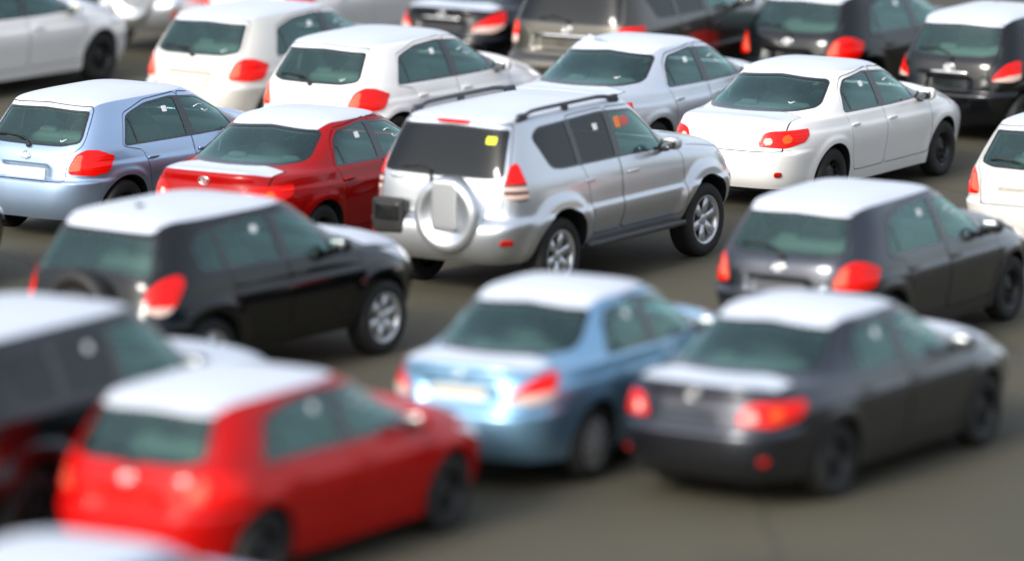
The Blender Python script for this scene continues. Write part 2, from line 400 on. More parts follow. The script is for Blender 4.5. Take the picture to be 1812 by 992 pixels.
PRADO_T = [(-2.2,.37,2.14,.42,.80,.40),(-2.31,.44,2.25,.52,.868,.46),(-2.35,.64,2.30,.64,.90,.58),(-2.33,.775,2.28,.76,.935,.70),(-2.25,.815,2.25,.84,.935,.79),
    (-2.22,.86,2.22,.90,.93,.86),(-2.21,1.0,2.17,1.0,.928,.98),(-2.2,1.11,2.05,1.09,.918,1.09),(-2.19,1.18,1.8,1.15,.903,1.16),(-2.18,1.23,1.45,1.19,.885,1.205),
    (-2.17,1.28,1.14,1.22,.868,1.24),(-2.12,1.40,.88,1.36,.825,1.38),(-2.04,1.57,.66,1.56,.765,1.56),(-1.97,1.71,.48,1.71,.71,1.70),(-1.94,1.76,.36,1.768,.665,1.765),
    (-1.86,1.79,.16,1.80,.57,1.805),(-1.3,1.82,-.3,1.82,.3,1.83),(-.9,1.83,-.5,1.833,0,1.84)]
RAV_T = [(-1.98,.38,1.98,.30,.80,.32),(-2.07,.46,2.08,.40,.85,.40),(-2.1,.60,2.13,.56,.885,.54),(-2.08,.73,2.11,.70,.912,.68),(-2.03,.83,2.06,.82,.908,.80),
    (-2.0,.95,1.98,.92,.893,.92),(-1.985,1.04,1.8,1.0,.875,1.01),(-1.97,1.09,1.46,1.06,.858,1.06),(-1.94,1.14,1.12,1.11,.836,1.11),(-1.87,1.26,.8,1.26,.79,1.24),
    (-1.77,1.42,.55,1.41,.73,1.40),(-1.67,1.55,.35,1.54,.672,1.53),(-1.64,1.59,.22,1.588,.632,1.58),(-1.57,1.62,.06,1.62,.54,1.62),(-1.2,1.65,-.3,1.645,.3,1.65),(-.9,1.66,-.5,1.66,0,1.665)]
def mir(half):
    h = list(half); return h+[(-a, b) for a, b in h[::-1]]
def scaled(tab, sx, sy, sz): return [(a*sx, b*sz, c*sx, d*sz, e*sy, f*sz) for a, b, c, d, e, f in tab]
def sp_scale(pts, sx, sz): return [(a*sx, b*sz) for a, b in pts]

def bumper_disp(x0, zt, d, soft=.02):
    def f(P, sr):
        k = sstep(P[:, 2], zt+soft, zt)*sstep(P[:, 0], x0+.35, x0)
        out = np.c_[P[:, 0]-d*k, P[:, 1]*(1+.012*k), P[:, 2]]; return out
    return f
def recess_disp(yc, yh, z0, z1, d, xmax, soft=.03):
    def f(P, sr):
        k = sstep(np.abs(P[:, 1]-yc), yh+soft, yh)*sstep(P[:, 2], z0-soft, z0)*sstep(P[:, 2], z1+soft*.5, z1)*(P[:, 0] < xmax)
        return np.c_[P[:, 0]+d*k, P[:, 1], P[:, 2]]
    return f
def flare_disp(wb, Ra, zc, d, wdt):
    def f(P, sr):
        k = 0
        for xa in (-wb/2, wb/2):
            r = np.hypot(P[:, 0]-xa, np.maximum(P[:, 2]-zc, 0))
            k = np.maximum(k, sstep(r, Ra+wdt*2.3, Ra+wdt*.8))
        k = k*(np.abs(P[:, 1]) > .5)*sstep(P[:, 2], zc+Ra+wdt*2.3, zc+Ra+wdt*.8)
        return np.c_[P[:, 0], P[:, 1]+np.sign(P[:, 1])*d*k, P[:, 2]]
    return f
def lip_disp(z, d):
    """a raised trailing edge on the boot lid"""
    def f(P, sr):
        k = sstep(P[:, 2], z-.07, z)*sstep(-P[:, 0], 1.98, 2.12)*sstep(np.abs(P[:, 1]), .70, .52)
        return np.c_[P[:, 0]-d*k, P[:, 1], P[:, 2]+d*.8*k]
    return f
def crease_disp(z0, z1, x0, x1, d):
    """a body-side step running from (x0, z0) to (x1, z1)"""
    def f(P, sr):
        zl = z0+(z1-z0)*(P[:, 0]-x0)/(x1-x0)
        k = sstep(P[:, 2], zl+.045, zl-.005)*sstep(P[:, 2], zl-.32, zl-.02)*sstep(np.abs(P[:, 1]), .55, .7)
        return np.c_[P[:, 0], P[:, 1]+np.sign(P[:, 1])*d*k, P[:, 2]]
    return f

def crown_disp(zh, xa, xb, d):
    """arch the bonnet across its width"""
    def f(P, sr):
        zl = np.interp(P[:, 0], [xa-.1, xa+.4, xb-.25, xb], [zh, zh-.03, zh-.12, zh-.22])
        k = sstep(P[:, 0], xa-.02, xa+.28)*sstep(P[:, 0], xb+.02, xb-.35)*sstep(P[:, 2], zl-.14, zl-.02)*np.clip(1-(P[:, 1]/.80)**2, 0, 1)
        return np.c_[P[:, 0], P[:, 1], P[:, 2]+d*k]
    return f
def spec_hatch():
    return dict(kind='hatch', rows=rows_of(HATCH_T, (4.4, 5.0), (4.6, 4.2), (.05, -.5)), wb=2.6, R=.317, tw=.2, ty=.846, Ra=.372, zc=.32,
        disp=[bumper_disp(-1.7, .655, .045), recess_disp(0, .30, .665, .80, .035, -1.5), flare_disp(2.6, .372, .32, .012, .05), crease_disp(.82, .76, -2, 2, .012), crown_disp(1.0, 1.05, 2.15, .075)],
        dlo=rpoly([(-1.28,.985),(-1.13,1.29),(-1.0,1.33),(-.75,1.385),(-.3,1.408),(.20,1.362),(.57,1.195),(.93,1.0),(.90,.965),(0,.965)], .05),
        panes=[('quarter_window', None, ((-1.05,.98),(-1.11,1.3)), 0), ('window', ((-1.025,.98),(-1.085,1.3)), ((-.20,.97),(-.25,1.4)), 1), ('window', ((-.06,.97),(-.14,1.4)), ((.66,.97),(.56,1.2)), 2)],
        doors=[rpoly([(-1.0,.92),(-1.305,.985),(-1.155,1.315),(-.75,1.415),(-.16,1.437),(-.14,.9),(-.14,.33),(-.82,.33),(-.9,.55)], .05), rpoly([(-.126,.33),(-.126,.9),(-.15,1.437),(.22,1.396),(.60,1.23),(.95,1.03),(.955,.9),(.93,.36),(.86,.33)], .05)],
        rear_glass=rpoly(mir([(0,1.01),(.42,1.015),(.585,1.05),(.595,1.10),(.535,1.365),(0,1.385)]), .03),
        screen=rpoly(mir([(0,1.045),(.62,1.05),(.66,1.09),(.53,1.385),(0,1.41)]), .04),
        lamp=rpoly([(.545,.74),(.555,.82),(.61,.94),(.70,.99),(.84,.98),(1.09,.905),(1.0,.745),(.83,.72)], .02),
        lens=[('clear', rpoly([(.54,.76),(.57,.83),(.63,.94),(.69,.94),(.67,.78)], .01)), ],
        head=rpoly([(.52,.60),(.50,.70),(.72,.76),(1.05,.83),(1.05,.78),(.86,.66)], .03),
        bonnet=rpoly([(1.02,.74),(1.45,.73),(1.84,.65),(1.98,.38),(2.02,0),(1.98,-.38),(1.84,-.65),(1.45,-.73),(1.02,-.74)], .05),
        gate=('sr', rpoly(mir([(0,.655),(.515,.655),(.545,.93),(.64,1.02),(.64,1.1),(.58,1.405),(0,1.43)]), .04)), roof_v=11.95,
        refl=[(.62,.40,.05,.022)], plate=(0,.725), emblem=.905, wiper=(0,1.0,.46), mirror=(.66,.985), cabz=0., antenna=None, handle=[(-.86,.84),(.0,.82)], rim='steel')
def spec_sedan(sx=1., sy=1., sz=1., kind='sedan'):
    T = scaled(SEDAN_T, sx, sy, sz); S = lambda p, r=.03: rpoly(sp_scale(p, sx, sz), r); Y = lambda p, r=.03: rpoly([(a*sy, b*sz) for a, b in p], r)
    d = dict(kind=kind, rows=rows_of(T, (5.2, 3.7), (4.6, 4.2), (0, -.35)), wb=2.6*sx, R=.317, tw=.2, ty=.846*sy, Ra=.372, zc=.32,
        disp=[bumper_disp(-2.0*sx, .655*sz, .04), lip_disp(.985*sz, .022), flare_disp(2.6*sx, .372, .32, .012, .05), crease_disp(.84*sz, .77*sz, -2, 2, .012), crown_disp(1.0*sz, 1.05*sx, 2.15*sx, .075)],
        dlo=S([(-1.0,.985),(-.90,1.22),(-.76,1.325),(-.3,1.375),(.23,1.33),(.58,1.17),(.93,.995),(.90,.965),(0,.965)], .05),
        panes=[('quarter_window', None, ((-.83*sx,.98*sz),(-.89*sx,1.25*sz)), 0), ('window', ((-.805*sx,.98),(-.865*sx,1.25)), ((-.20,.97),(-.25,1.4)), 1), ('window', ((-.06,.97),(-.14,1.4)), ((.66,.97),(.56,1.2)), 2)],
        doors=[S([(-.96,.92),(-1.025,.985),(-.925,1.235),(-.775,1.352),(-.16,1.405),(-.14,.9),(-.14,.33),(-.82,.33),(-.9,.55)], .05), S([(-.126,.33),(-.126,.9),(-.15,1.405),(.25,1.364),(.61,1.20),(.95,1.03),(.955,.9),(.93,.36),(.86,.33)], .05)],
        rear_glass=Y(mir([(0,1.05),(.54,1.055),(.655,1.075),(.665,1.11),(.585,1.315),(.54,1.342),(0,1.372)]), .04),
        screen=Y(mir([(0,1.045),(.62,1.05),(.66,1.09),(.53,1.35),(0,1.38)]), .04),
        lamp=Y([(.41,.735),(.48,.875),(.55,.90),(1.03,.905),(1.04,.84),(.99,.77),(.73,.715)], .015),
        lens=[('clear', rpoly([(.535*sy+.05*math.cos(a), .79*sz+.045*math.sin(a)) for a in np.linspace(0, 6.28, 12, endpoint=False)], .01)), ('amber', rpoly([(.74*sy+.06*math.cos(a), .81*sz+.05*math.sin(a)) for a in np.linspace(0, 6.28, 12, endpoint=False)], .01))],
        head=S([(.52,.60),(.50,.70),(.72,.76),(1.05,.83),(1.05,.78),(.86,.66)], .03),
        bonnet=S([(1.02,.74),(1.45,.73),(1.84,.65),(1.98,.38),(2.02,0),(1.98,-.38),(1.84,-.65),(1.45,-.73),(1.02,-.74)], .05),
        gate=('deck', .67*sy, .68*sz, -1.70*sx), deck_v=6.75, roof_v=12.75,
        refl=[(.66,.42,.045,.03)], plate=(0,.76*sz), emblem=.945*sz, wiper=None, mirror=(.66,.985*sz), cabz=-.02, antenna=None, handle=[(-.86,.84*sz),(.0,.82*sz)], rim='steel')
    return d
def spec_belta():
    d = spec_sedan(.955, .96, 1.03, 'belta')
    d['lamp'] = rpoly([(.44,.77),(.50,.86),(.64,.95),(.77,1.0),(.88,1.005),(.92,.94),(.87,.81),(.72,.755)], .02)
    d['lens'] = [('clear', rpoly([(.42,.76),(.55,.835),(.95,.86),(.88,.75),(.75,.70)], .01))]
    d['disp'] = d['disp']+[recess_disp(0, .33, .75, .88, .03, -1.6)]
    d['plate'] = (0, .81); d['garnish'] = (.925, .30); d['rim'] = 'cover'
    return d
def spec_yaris():
    T = []
    for xr, zr, xf, zf, w, zs in HATCH_T:
        fx = lambda x: x*.93 if x > 0 else x*.855
        T.append((fx(xr), zr*1.005, fx(xf), zf*1.02, w*.963, zs*1.01))
    S = lambda p, r=.03: rpoly([(a*.90, b*1.01) for a, b in p], r); b = spec_hatch(); Y = lambda p, r=.03: rpoly([(a*.963, b*1.005) for a, b in p], r)
    d = dict(b); d.update(kind='yaris', rows=rows_of(T, (5.0, 4.8), (4.6, 4.2), (.0, -.45)), wb=2.46, R=.30, ty=.815, Ra=.355, zc=.31,
        disp=[bumper_disp(-1.45, .60, .045), recess_disp(0, .28, .63, .78, .035, -1.3), flare_disp(2.46, .355, .31, .012, .05), crease_disp(.84, .78, -2, 2, .012), crown_disp(1.02, .98, 2.0, .075)])
    for k in ('dlo',): d[k] = b[k]*np.array([.9, 1.01])
    d['panes'] = [(n, None if l is None else [(x*.9, z) for x, z in l], [(x*.9, z) for x, z in r], k) for n, l, r, k in b['panes']]
    d['doors'] = [q*np.array([.9, 1.01]) for q in b['doors']]
    for k in ('rear_glass', 'screen'): d[k] = b[k]*np.array([.963, 1.005])
    d['bonnet'] = b['bonnet']*np.array([.93, .963])
    d['lamp'] = rpoly([(.545,.765),(.60,.86),(.70,.955),(.82,.99),(.93,.985),(.95,.90),(.93,.78),(.80,.755)], .02)
    d['lens'] = [('clear', rpoly([(.5,.73),(.60,.79),(.75,.825),(1.0,.84),(1.0,.70)], .005))]
    d['gate'] = ('sr', b['gate'][1]*np.array([.95, 1.0])); d['mirror'] = (.6, 1.0); d['garnish'] = (.85, .27); d['emblem'] = .905; d['handle'] = [(-.76,.85),(.0,.83)]
    return d
def spec_prado(kind='prado'):
    d = dict(kind=kind, rows=rows_of(PRADO_T, (8., 7.5), (6.0, 4.6), (0, -.6)), wb=2.79, R=.385, tw=.25, ty=.918, Ra=.47, zc=.40,
        disp=[flare_disp(2.79, .47, .40, .042, .085), crease_disp(.80, .80, -2, 2, .018), crown_disp(1.22, 1.1, 2.25, .07)],
        dlo=rpoly([(-1.50,1.27),(-1.70,1.60),(-1.55,1.685),(-.4,1.715),(.26,1.675),(.50,1.50),(.80,1.245),(.78,1.225),(0,1.238),(-1.3,1.245)], .07),
        panes=[('quarter_window', None, ((-1.02,1.26),(-1.06,1.7)), 0), ('window', ((-.93,1.26),(-.97,1.7)), ((-.31,1.25),(-.33,1.7)), 1), ('window', ((-.19,1.25),(-.23,1.7)), ((.64,1.24),(.54,1.5)), 2)],
        doors=[rpoly([(-.93,1.20),(-.98,1.25),(-1.02,1.725),(-.9,1.735),(-.28,1.742),(-.27,1.2),(-.27,.52),(-.78,.52),(-.86,.85)], .05), rpoly([(-.256,.52),(-.256,1.2),(-.266,1.742),(.28,1.71),(.54,1.53),(.84,1.27),(.93,1.1),(.93,.56),(.84,.52)], .05)],
        rear_glass=rpoly(mir([(0,1.215),(.60,1.222),(.70,1.235),(.71,1.27),(.635,1.685),(.59,1.695),(0,1.71)]), .03),
        screen=rpoly(mir([(0,1.25),(.68,1.26),(.72,1.30),(.60,1.69),(0,1.72)]), .04),
        lamp=rpoly([(.74,1.03),(.73,1.16),(.745,1.34),(.785,1.385),(.84,1.36),(.96,1.20),(1.03,1.02),(.94,1.005)], .02),
        lens=[('smoke', rpoly([(.7,.9),(.7,1.18),(1.1,1.18),(1.1,.9)], .005)), ('clear', rpoly([(.7,1.115),(.7,1.155),(1.1,1.155),(1.1,1.10)], .005)), ('clear', rpoly([(.7,1.03),(.7,1.075),(1.1,1.075),(1.1,1.03)], .005))],
        head=rpoly([(.58,.90),(.56,1.03),(.85,1.06),(1.02,1.07),(1.0,.92)], .03),
        bonnet=rpoly([(1.12,.79),(1.6,.78),(1.97,.72),(2.08,.40),(2.11,0),(2.08,-.40),(1.97,-.72),(1.6,-.78),(1.12,-.79)], .05),
        gate=('sr', rpoly(mir([(0,.835),(.71,.835),(.72,1.0),(.72,1.19),(.755,1.25),(.755,1.33),(.675,1.735),(0,1.75)]), .03)), roof_v=14.1,
        refl=[(.80,.61,.075,.033)], plate=None, emblem=None, wiper=(.12,1.16,.35), mirror=(.50,1.27), cabz=.24, antenna=None, handle=[(-.90,1.08),(-.08,1.08)], rim='alloy', rails=True, spare=(-.16,.85,.385,.175), steps=True, brake=True)
    return d
def spec_suv():
    d = spec_prado('suv'); d['spare'] = None; d['rails'] = False; d['plate'] = (0, .98); d['emblem'] = 1.15
    d['disp'] = d['disp']+[recess_disp(0, .42, .90, 1.05, .04, -1.8)]
    d['lamp'] = rpoly([(.70,.96),(.69,1.20),(.78,1.22),(1.10,1.22),(1.12,1.15),(.92,1.10),(.90,.95)], .02)
    d['lens'] = [('clear', rpoly([(.6,.9),(.6,1.05),(1.0,1.05),(1.0,.9)], .005)), ('amber', rpoly([(.71,1.12),(.71,1.17),(.80,1.17),(.80,1.12)], .01))]
    d['gate'] = ('sr', rpoly(mir([(0,.835),(.66,.835),(.68,1.0),(.68,1.16),(.79,1.25),(.79,1.33),(.69,1.735),(0,1.75)]), .03))
    d['wiper'] = (0, 1.245, .4); d['garnish'] = (1.08, .44); d['trimpaint'] = True
    return d
def spec_rav():
    return dict(kind='rav', rows=rows_of(RAV_T, (6.8, 5.4), (5.0, 4.2), (0, -.5)), wb=2.58, R=.355, tw=.225, ty=.89, Ra=.425, zc=.36,
        disp=[bumper_disp(-1.8, .70, .04), flare_disp(2.58, .425, .36, .02, .07), crease_disp(.90, .86, -2, 2, .012), crown_disp(1.09, 1.05, 2.1, .08)],
        dlo=rpoly([(-1.36,1.13),(-1.42,1.36),(-1.25,1.485),(-.5,1.54),(.10,1.515),(.39,1.375),(.80,1.10),(.76,1.07),(0,1.085)], .06),
        panes=[('quarter_window', None, ((-1.02,1.08),(-1.10,1.5)), 0), ('window', ((-.95,1.08),(-1.03,1.5)), ((-.22,1.07),(-.28,1.5)), 1), ('window', ((-.08,1.07),(-.16,1.5)), ((.58,1.07),(.48,1.3)), 2)],
        doors=[rpoly([(-.98,1.05),(-1.02,1.12),(-1.08,1.53),(-.9,1.552),(-.18,1.57),(-.155,1.0),(-.155,.46),(-.76,.46),(-.86,.72)], .05), rpoly([(-.142,.46),(-.142,1.0),(-.165,1.57),(.13,1.55),(.43,1.405),(.86,1.13),(.955,1.0),(.93,.5),(.84,.46)], .05)],
        rear_glass=rpoly(mir([(0,1.15),(.30,1.14),(.60,1.10),(.66,1.13),(.655,1.18),(.565,1.465),(0,1.485)]), .05),
        screen=rpoly(mir([(0,1.13),(.66,1.14),(.70,1.18),(.56,1.52),(0,1.545)]), .04),
        lamp=rpoly([(.64,.86),(.66,1.02),(.76,1.11),(.87,1.145),(.97,1.13),(1.03,1.06),(.98,.94),(.89,.82),(.79,.80)], .02),
        lens=[('clear', rpoly([(.5,.7),(.5,.88),(1.1,.88),(1.1,.7)], .005))],
        head=rpoly([(.55,.80),(.53,.90),(.80,.97),(1.08,1.0),(1.02,.90),(.85,.82)], .03),
        bonnet=rpoly([(1.08,.78),(1.5,.77),(1.86,.70),(1.99,.40),(2.03,0),(1.99,-.40),(1.86,-.70),(1.5,-.77),(1.08,-.78)], .05),
        gate=('sr', rpoly(mir([(0,.70),(.60,.70),(.63,.95),(.69,1.08),(.705,1.2),(.59,1.555),(0,1.58)]), .03)), roof_v=11.95,
        refl=[(.74,.52,.06,.025)], plate=None, emblem=None, wiper=None, mirror=(.50,1.12), cabz=.12, antenna=(-1.3, .0), handle=[(-.82,.96),(-.02,.96)], rim='alloy', spare=(.02,.82,.36,.17))
SPECS = dict(hatch=spec_hatch, sedan=spec_sedan, belta=spec_belta, yaris=spec_yaris, prado=spec_prado, suv=spec_suv, rav=spec_rav)

def wheel_geo(R, tw, rim):
    h = tw/2; rr = R*.64 if rim != 'alloy' else R*.66
    tyre = lathe_y([(rr, -h*.9), (rr+.012, -h*.98), (R*.86, -h), (R*.955, -h*.9), (R, -h*.68), (R-.004, -h*.4), (R-.004, h*.4), (R, h*.68), (R*.955, h*.9), (R*.86, h), (rr, h*.9)], 48)
    # outer face of the wheel points to -y
    if rim == 'alloy':
        g = [lathe_y([(rr+.004, -h*.93), (rr-.012, -h*.95), (rr-.03, -h*.72), (rr-.035, h*.6)], 48), lathe_y([(0, -h*.72), (.028, -h*.72), (.062, -h*.66), (.066, -h*.3)], 24)]
        for k in range(6):
            a = 2*math.pi*k/6+.3; c, q = math.cos(a), math.sin(a); e = np.array([c, 0, q]); f = np.array([-q, 0, c]); o = np.array([0, -1, 0])
            r0, r1 = .045, rr-.012; w0, w1 = .034, .05
            g.append(slab([e*r0-f*w0+o*h*.66, e*r1-f*w1+o*h*.84, e*r1+f*w1+o*h*.84, e*r0+f*w0+o*h*.66], -o*.03))
        rimg = join(*g); dark = lathe_y([(0, -h*.1), (rr-.03, -h*.1)], 32)
    else:
        # steel disc or wheel cover: a dished face whose vent openings are real gaps
        prof = [(rr+.004, -h*.93), (rr-.012, -h*.95), (rr-.028, -h*.7), (rr-.04, -h*.38), (rr*.62, -h*.32), (rr*.52, -h*.50), (rr*.34, -h*.55), (.034, -h*.5), (.034, -h*.72), (0, -h*.72)]
        vents, gap = 12, 3
        if rim == 'cover':
            prof = [(rr+.004, -h*.93), (rr-.012, -h*.96), (rr-.03, -h*.88), (rr*.84, -h*.90), (rr*.55, -h*.93), (.06, -h*.96), (.05, -h*1.0), (0, -h*1.0)]; vents = 9
        P, F = lathe_y(prof, 72); m = len(prof)-1; per = 72//vents
        F = [f for i, f in enumerate(F) if not (i % m == 3 and (i//m) % per < gap)]
        rimg = (P, F); dark = lathe_y([(0, -h*.1), (rr-.03, -h*.1)], 32)
    return tyre, rimg, dark

def build_model(sp):
    s = Shell(sp); parts = []; D = {}
    def add(name, geo, mat, parent=None, label=None, smooth=True):
        if geo is None: return None
        parts.append(dict(name=name, geo=geo, mat=mat, parent=parent, label=label, smooth=smooth)); return len(parts)-1
    wb = sp['wb']; Ra, zc = sp['Ra'], sp['zc']
    # key places on the skin, looked up before it is cut
    base = dict(P=s.P.copy(), A=s.A.copy())
    look = {}
    def at(**k): return s.at(**k)
    emb = at(sr=0, z=sp['emblem']) if sp['emblem'] else None
    plate = at(sr=sp['plate'][0], z=sp['plate'][1]) if sp['plate'] else None
    refl = [at(sr=q*a[0], z=a[1]) for a in sp['refl'] for q in (1, -1)]
    hand = [[at(x=h[0], z=h[1], side=q) for q in (1, -1)] for h in sp['handle']]
    wip = None
    if sp['wiper']:
        y0, z0, ln = sp['wiper']; zg = sp['rear_glass'][:, 1].min()
        wip = [at(y=y0, z=z0, sr=y0)]+[at(y=y0+ln*t, z=zg+.035+.05*math.sin(t*2.6), sr=y0+ln*t) for t in (.05, .25, .5, .75, 1.)]
    garn = None
    if sp.get('garnish'): garn = [at(sr=q*sp['garnish'][1], z=sp['garnish'][0]) for q in np.linspace(-1, 1, 9)]
    n_top = s.at(x=-1.3, y=0, z=9)
    pr, pf = sp['panes'][1], sp['panes'][2]; ztop = dlo_top = sp['dlo'][:, 1].max()
    stk = at(x=pr[2][1][0]-.20, z=ztop-.13, side=-1); tick = at(y=-.40, z=sp['rear_glass'][:, 1].min()+.07, sr=-.42)
    stk2 = at(y=-.50, z=1.60, sr=-.5) if sp['kind'] == 'prado' else None; stk3 = [at(x=pf[1][1][0]+a, z=ztop-.14, side=-1) for a in (.10, .24)]
    chalk = [at(x=pf[1][1][0]+a, z=ztop-b, side=-1) for a, b in ((.20, .15), (.27, .145), (.37, .15), (.34, .20), (.38, .21), (.44, .205))]
    # wheel arches and their liners
    for xa in (-wb/2, wb/2):
        n0 = len(s.P)
        fn = lambda P, A, xa=xa: np.where(P[:, 2] > zc, np.hypot(P[:, 0]-xa, P[:, 2]-zc), np.abs(P[:, 0]-xa))-Ra
        i = s.split(s.mask(extra=lambda c, n, a: (np.abs(c[:, 1]) > .45) & (np.abs(c[:, 0]-xa) < Ra+.3) & (c[:, 2] < zc+Ra+.1)), fn); s.lab[i] = 'void'
        t = s.T[s.lab != 'void']; e = np.concatenate([t[:, [0, 1]], t[:, [1, 2]], t[:, [2, 0]]]); e = e[(e >= n0).all(1)]
        _, ix, ct = np.unique(np.sort(e, 1), axis=0, return_index=True, return_counts=True); e = e[ix[ct == 1]]
        for q in (1, -1):
            e1 = e[s.P[e[:, 0], 1]*q > 0]; u, inv = np.unique(e1, return_inverse=True); inv = inv.reshape(-1, 2)
            P = s.P[u]; Q = P.copy(); Q[:, 1] -= q*.30; m = len(P)
            D.setdefault('liner', []).append((np.r_[P, Q], [(a, b, m+b, m+a) for a, b in inv]))
    side = lambda c, n, a: (np.abs(n[:, 1]) > .25) & (np.abs(c[:, 1]) > .4)
    dlo = sp['dlo']; fd = lambda P, A: psdf(dlo, P[:, 0], P[:, 2])
    s.region(s.mask(extra=side), fd, 'trim')
    lin = lambda L, z: L[0][0]+(L[1][0]-L[0][0])*(z-L[0][1])/(L[1][1]-L[0][1])
    for k, (nm, Lx, Rx, dr) in enumerate(sp['panes']):
        def fp(P, A):
            f = fd(P, A)+.02
            if Lx is not None: f = np.maximum(f, lin(Lx, P[:, 2])-P[:, 0])
            if Rx is not None: f = np.maximum(f, P[:, 0]-lin(Rx, P[:, 2]))
            return f
        s.region(s.mask(('trim',), extra=side), fp, 'pane%d' % k)
    rg = sp['rear_glass']; fr = lambda P, A: psdf(rg, P[:, 1], P[:, 2])
    rmask = lambda c, n, a: (c[:, 0] < -.5) & (n[:, 0] < -.12)
    s.region(s.mask(extra=rmask), fr, 'rtrim'); s.region(s.mask(('rtrim',)), lambda P, A: fr(P, A)+.022, 'rglass')
    sc = sp['screen']; fs = lambda P, A: psdf(sc, P[:, 1], P[:, 2])
    s.region(s.mask(extra=lambda c, n, a: (c[:, 0] > -.3) & (n[:, 0] > .12)), fs, 'strim'); s.region(s.mask(('strim',)), lambda P, A: fs(P, A)+.02, 'sglass')
    lp = sp['lamp']; s.region(s.mask(extra=lambda c, n, a: c[:, 0] < -.8), lambda P, A: psdf(lp, np.abs(A[:, 0]), P[:, 2]), 'lamp')
    for k, (nm, q) in enumerate(sp['lens']):
        s.region(s.mask(('lamp', 'L_smoke')), lambda P, A, q=q: psdf(q, np.abs(A[:, 0]), P[:, 2]), 'L_'+nm)
    hp = sp['head']; s.region(s.mask(extra=lambda c, n, a: c[:, 0] > 1.), lambda P, A: psdf(hp, np.abs(A[:, 1]), P[:, 2]), 'head')
    zg = hp[:, 1].min()
    s.region(s.mask(extra=lambda c, n, a: c[:, 0] > 1.5), lambda P, A: np.maximum(np.abs(A[:, 1])-.42, np.abs(P[:, 2]-(zg+.06))-.06), 'grille')
    s.region(s.mask(extra=lambda c, n, a: c[:, 0] > 1.5), lambda P, A: np.maximum(np.abs(A[:, 1])-.5, np.abs(P[:, 2]-(zg-.25))-.07), 'grille')
    bn = sp['bonnet']; fb = lambda P, A: psdf(bn, P[:, 0], P[:, 1])
    s.region(s.mask(extra=lambda c, n, a: (c[:, 0] > .8) & (n[:, 2] > .3)), fb, 'bonnet', .0045)
    g = sp['gate']
    if g[0] == 'sr':
        fg = lambda P, A: psdf(g[1], A[:, 0], P[:, 2]); s.region(s.mask(extra=lambda c, n, a: (c[:, 0] < -.9)), fg, 'gate', .005)
    else:
        _, gy, gz, gx = g
        fg = lambda P, A: np.maximum(np.maximum(np.abs(P[:, 1])-gy, gz-P[:, 2]), P[:, 0]-gx+.10*np.maximum(np.abs(P[:, 1])-.3, 0))
        s.region(s.mask(extra=lambda c, n, a: (c[:, 0] < -1.2)), fg, 'gate', .005)
    for k, q in enumerate(sp['doors']):
        s.region(s.mask(extra=side), lambda P, A, q=q: psdf(q, P[:, 0], P[:, 2]), 'door%d' % k, .0045)
    zb = sp['gate'][2] if g[0] != 'sr' else g[1][:, 1].min()
    xb = -wb/2-Ra
    s.groove(s.mask(extra=lambda c, n, a: (c[:, 0] < xb-.02) & (np.abs(a[:, 0]) > .5)), lambda P, A: P[:, 2]-(zb+.01), .003)
    for k in range(len(sp['doors'])):
        for q in (1, -1): s.tidy('door%d' % k, 'paint', q)
    # protective film areas
    # film reaches down to the rear screen between the pillars
    fm = lambda P, A: (sp['roof_v']-1.3*sstep(-P[:, 0], .6, .9)*sstep(np.abs(P[:, 1]), .59, .50)-A[:, 2])*.1
    s.region(s.mask(('paint', 'gate')), fm, 'film')
    s.region(s.mask(('bonnet',)), lambda P, A: np.maximum(fb(P, A)+.025, 1.1-P[:, 0]), 'bfilm')
    if 'deck_v' in sp:
        s.region(s.mask(('gate',)), lambda P, A: np.maximum(fg(P, A)+.015, (sp['deck_v']-A[:, 2])*.1), 'dfilm')
    # ---------------- parts
    body = add('body', s.extract(['paint', 'grille0']), 'paint')
    add('protective_film', s.extract(['film'], .0015, .003), 'film', body, 'white protective film on the roof')
    keep = ['paint', 'film', 'bfilm', 'dfilm', 'bonnet', 'gate', 'door0', 'door1', 'trim', 'rtrim', 'strim', 'lamp', 'L_clear', 'L_smoke', 'L_amber', 'head', 'grille']
    add('cabin_lining', s.extract(keep, -.022, 0, True, lambda c: c[:, 2] > .45), 'lining', body)
    for gl in D['liner']: add('wheel_arch_liner', gl, 'rubber', body)
    add('grille', s.extract(['grille'], -.012), 'rubber', body)
    b = add('bonnet', s.extract(['bonnet'], 0, .012), 'paint')
    add('bonnet_film', s.extract(['bfilm'], .0015, .003), 'bfilm', b)
    gname = 'tailgate' if g[0] == 'sr' else 'boot_lid'
    gt = add(gname, s.extract(['gate'], 0, .012), 'paint')
    add('boot_film', s.extract(['dfilm'], .0015, .003), 'dfilm', gt)
    rw = add('rear_window', s.extract(['rglass'], -.003), 'rglass', gt if g[0] == 'sr' else None)
    add('window_trim', s.extract(['rtrim'], .001), 'gloss', gt if g[0] == 'sr' else body)
    add('windscreen', s.extract(['sglass'], -.003), 'glass'); add('window_trim', s.extract(['strim'], .001), 'gloss', body)
    doors = {}
    for q in (1, -1):
        w = lambda c, q=q: c[:, 1]*q > 0
        add('window_trim', s.extract(['trim'], .001, 0, False, w), 'gloss', body)
        for k in (0, 1): doors[k, q] = add('door', s.extract(['door%d' % k], 0, .012, False, w), 'paint')
        for k, (nm, _, _, dr) in enumerate(sp['panes']):
            pa = body if dr == 0 else doors[dr-1, q]
            add(nm, s.extract(['pane%d' % k], -.004, 0, False, w), 'sglass_rear' if dr < 2 else 'glass', pa)
        lm = add('tail_light', s.extract(['lamp'], .006, .02, False, w), 'red')
        for nm in dict.fromkeys(n for n, _ in sp['lens']):
            add('lens', s.extract(['L_'+nm], .006, .02, False, w), nm, lm)
        add('headlight', s.extract(['head'], .003, .02, False, w), 'headglass')
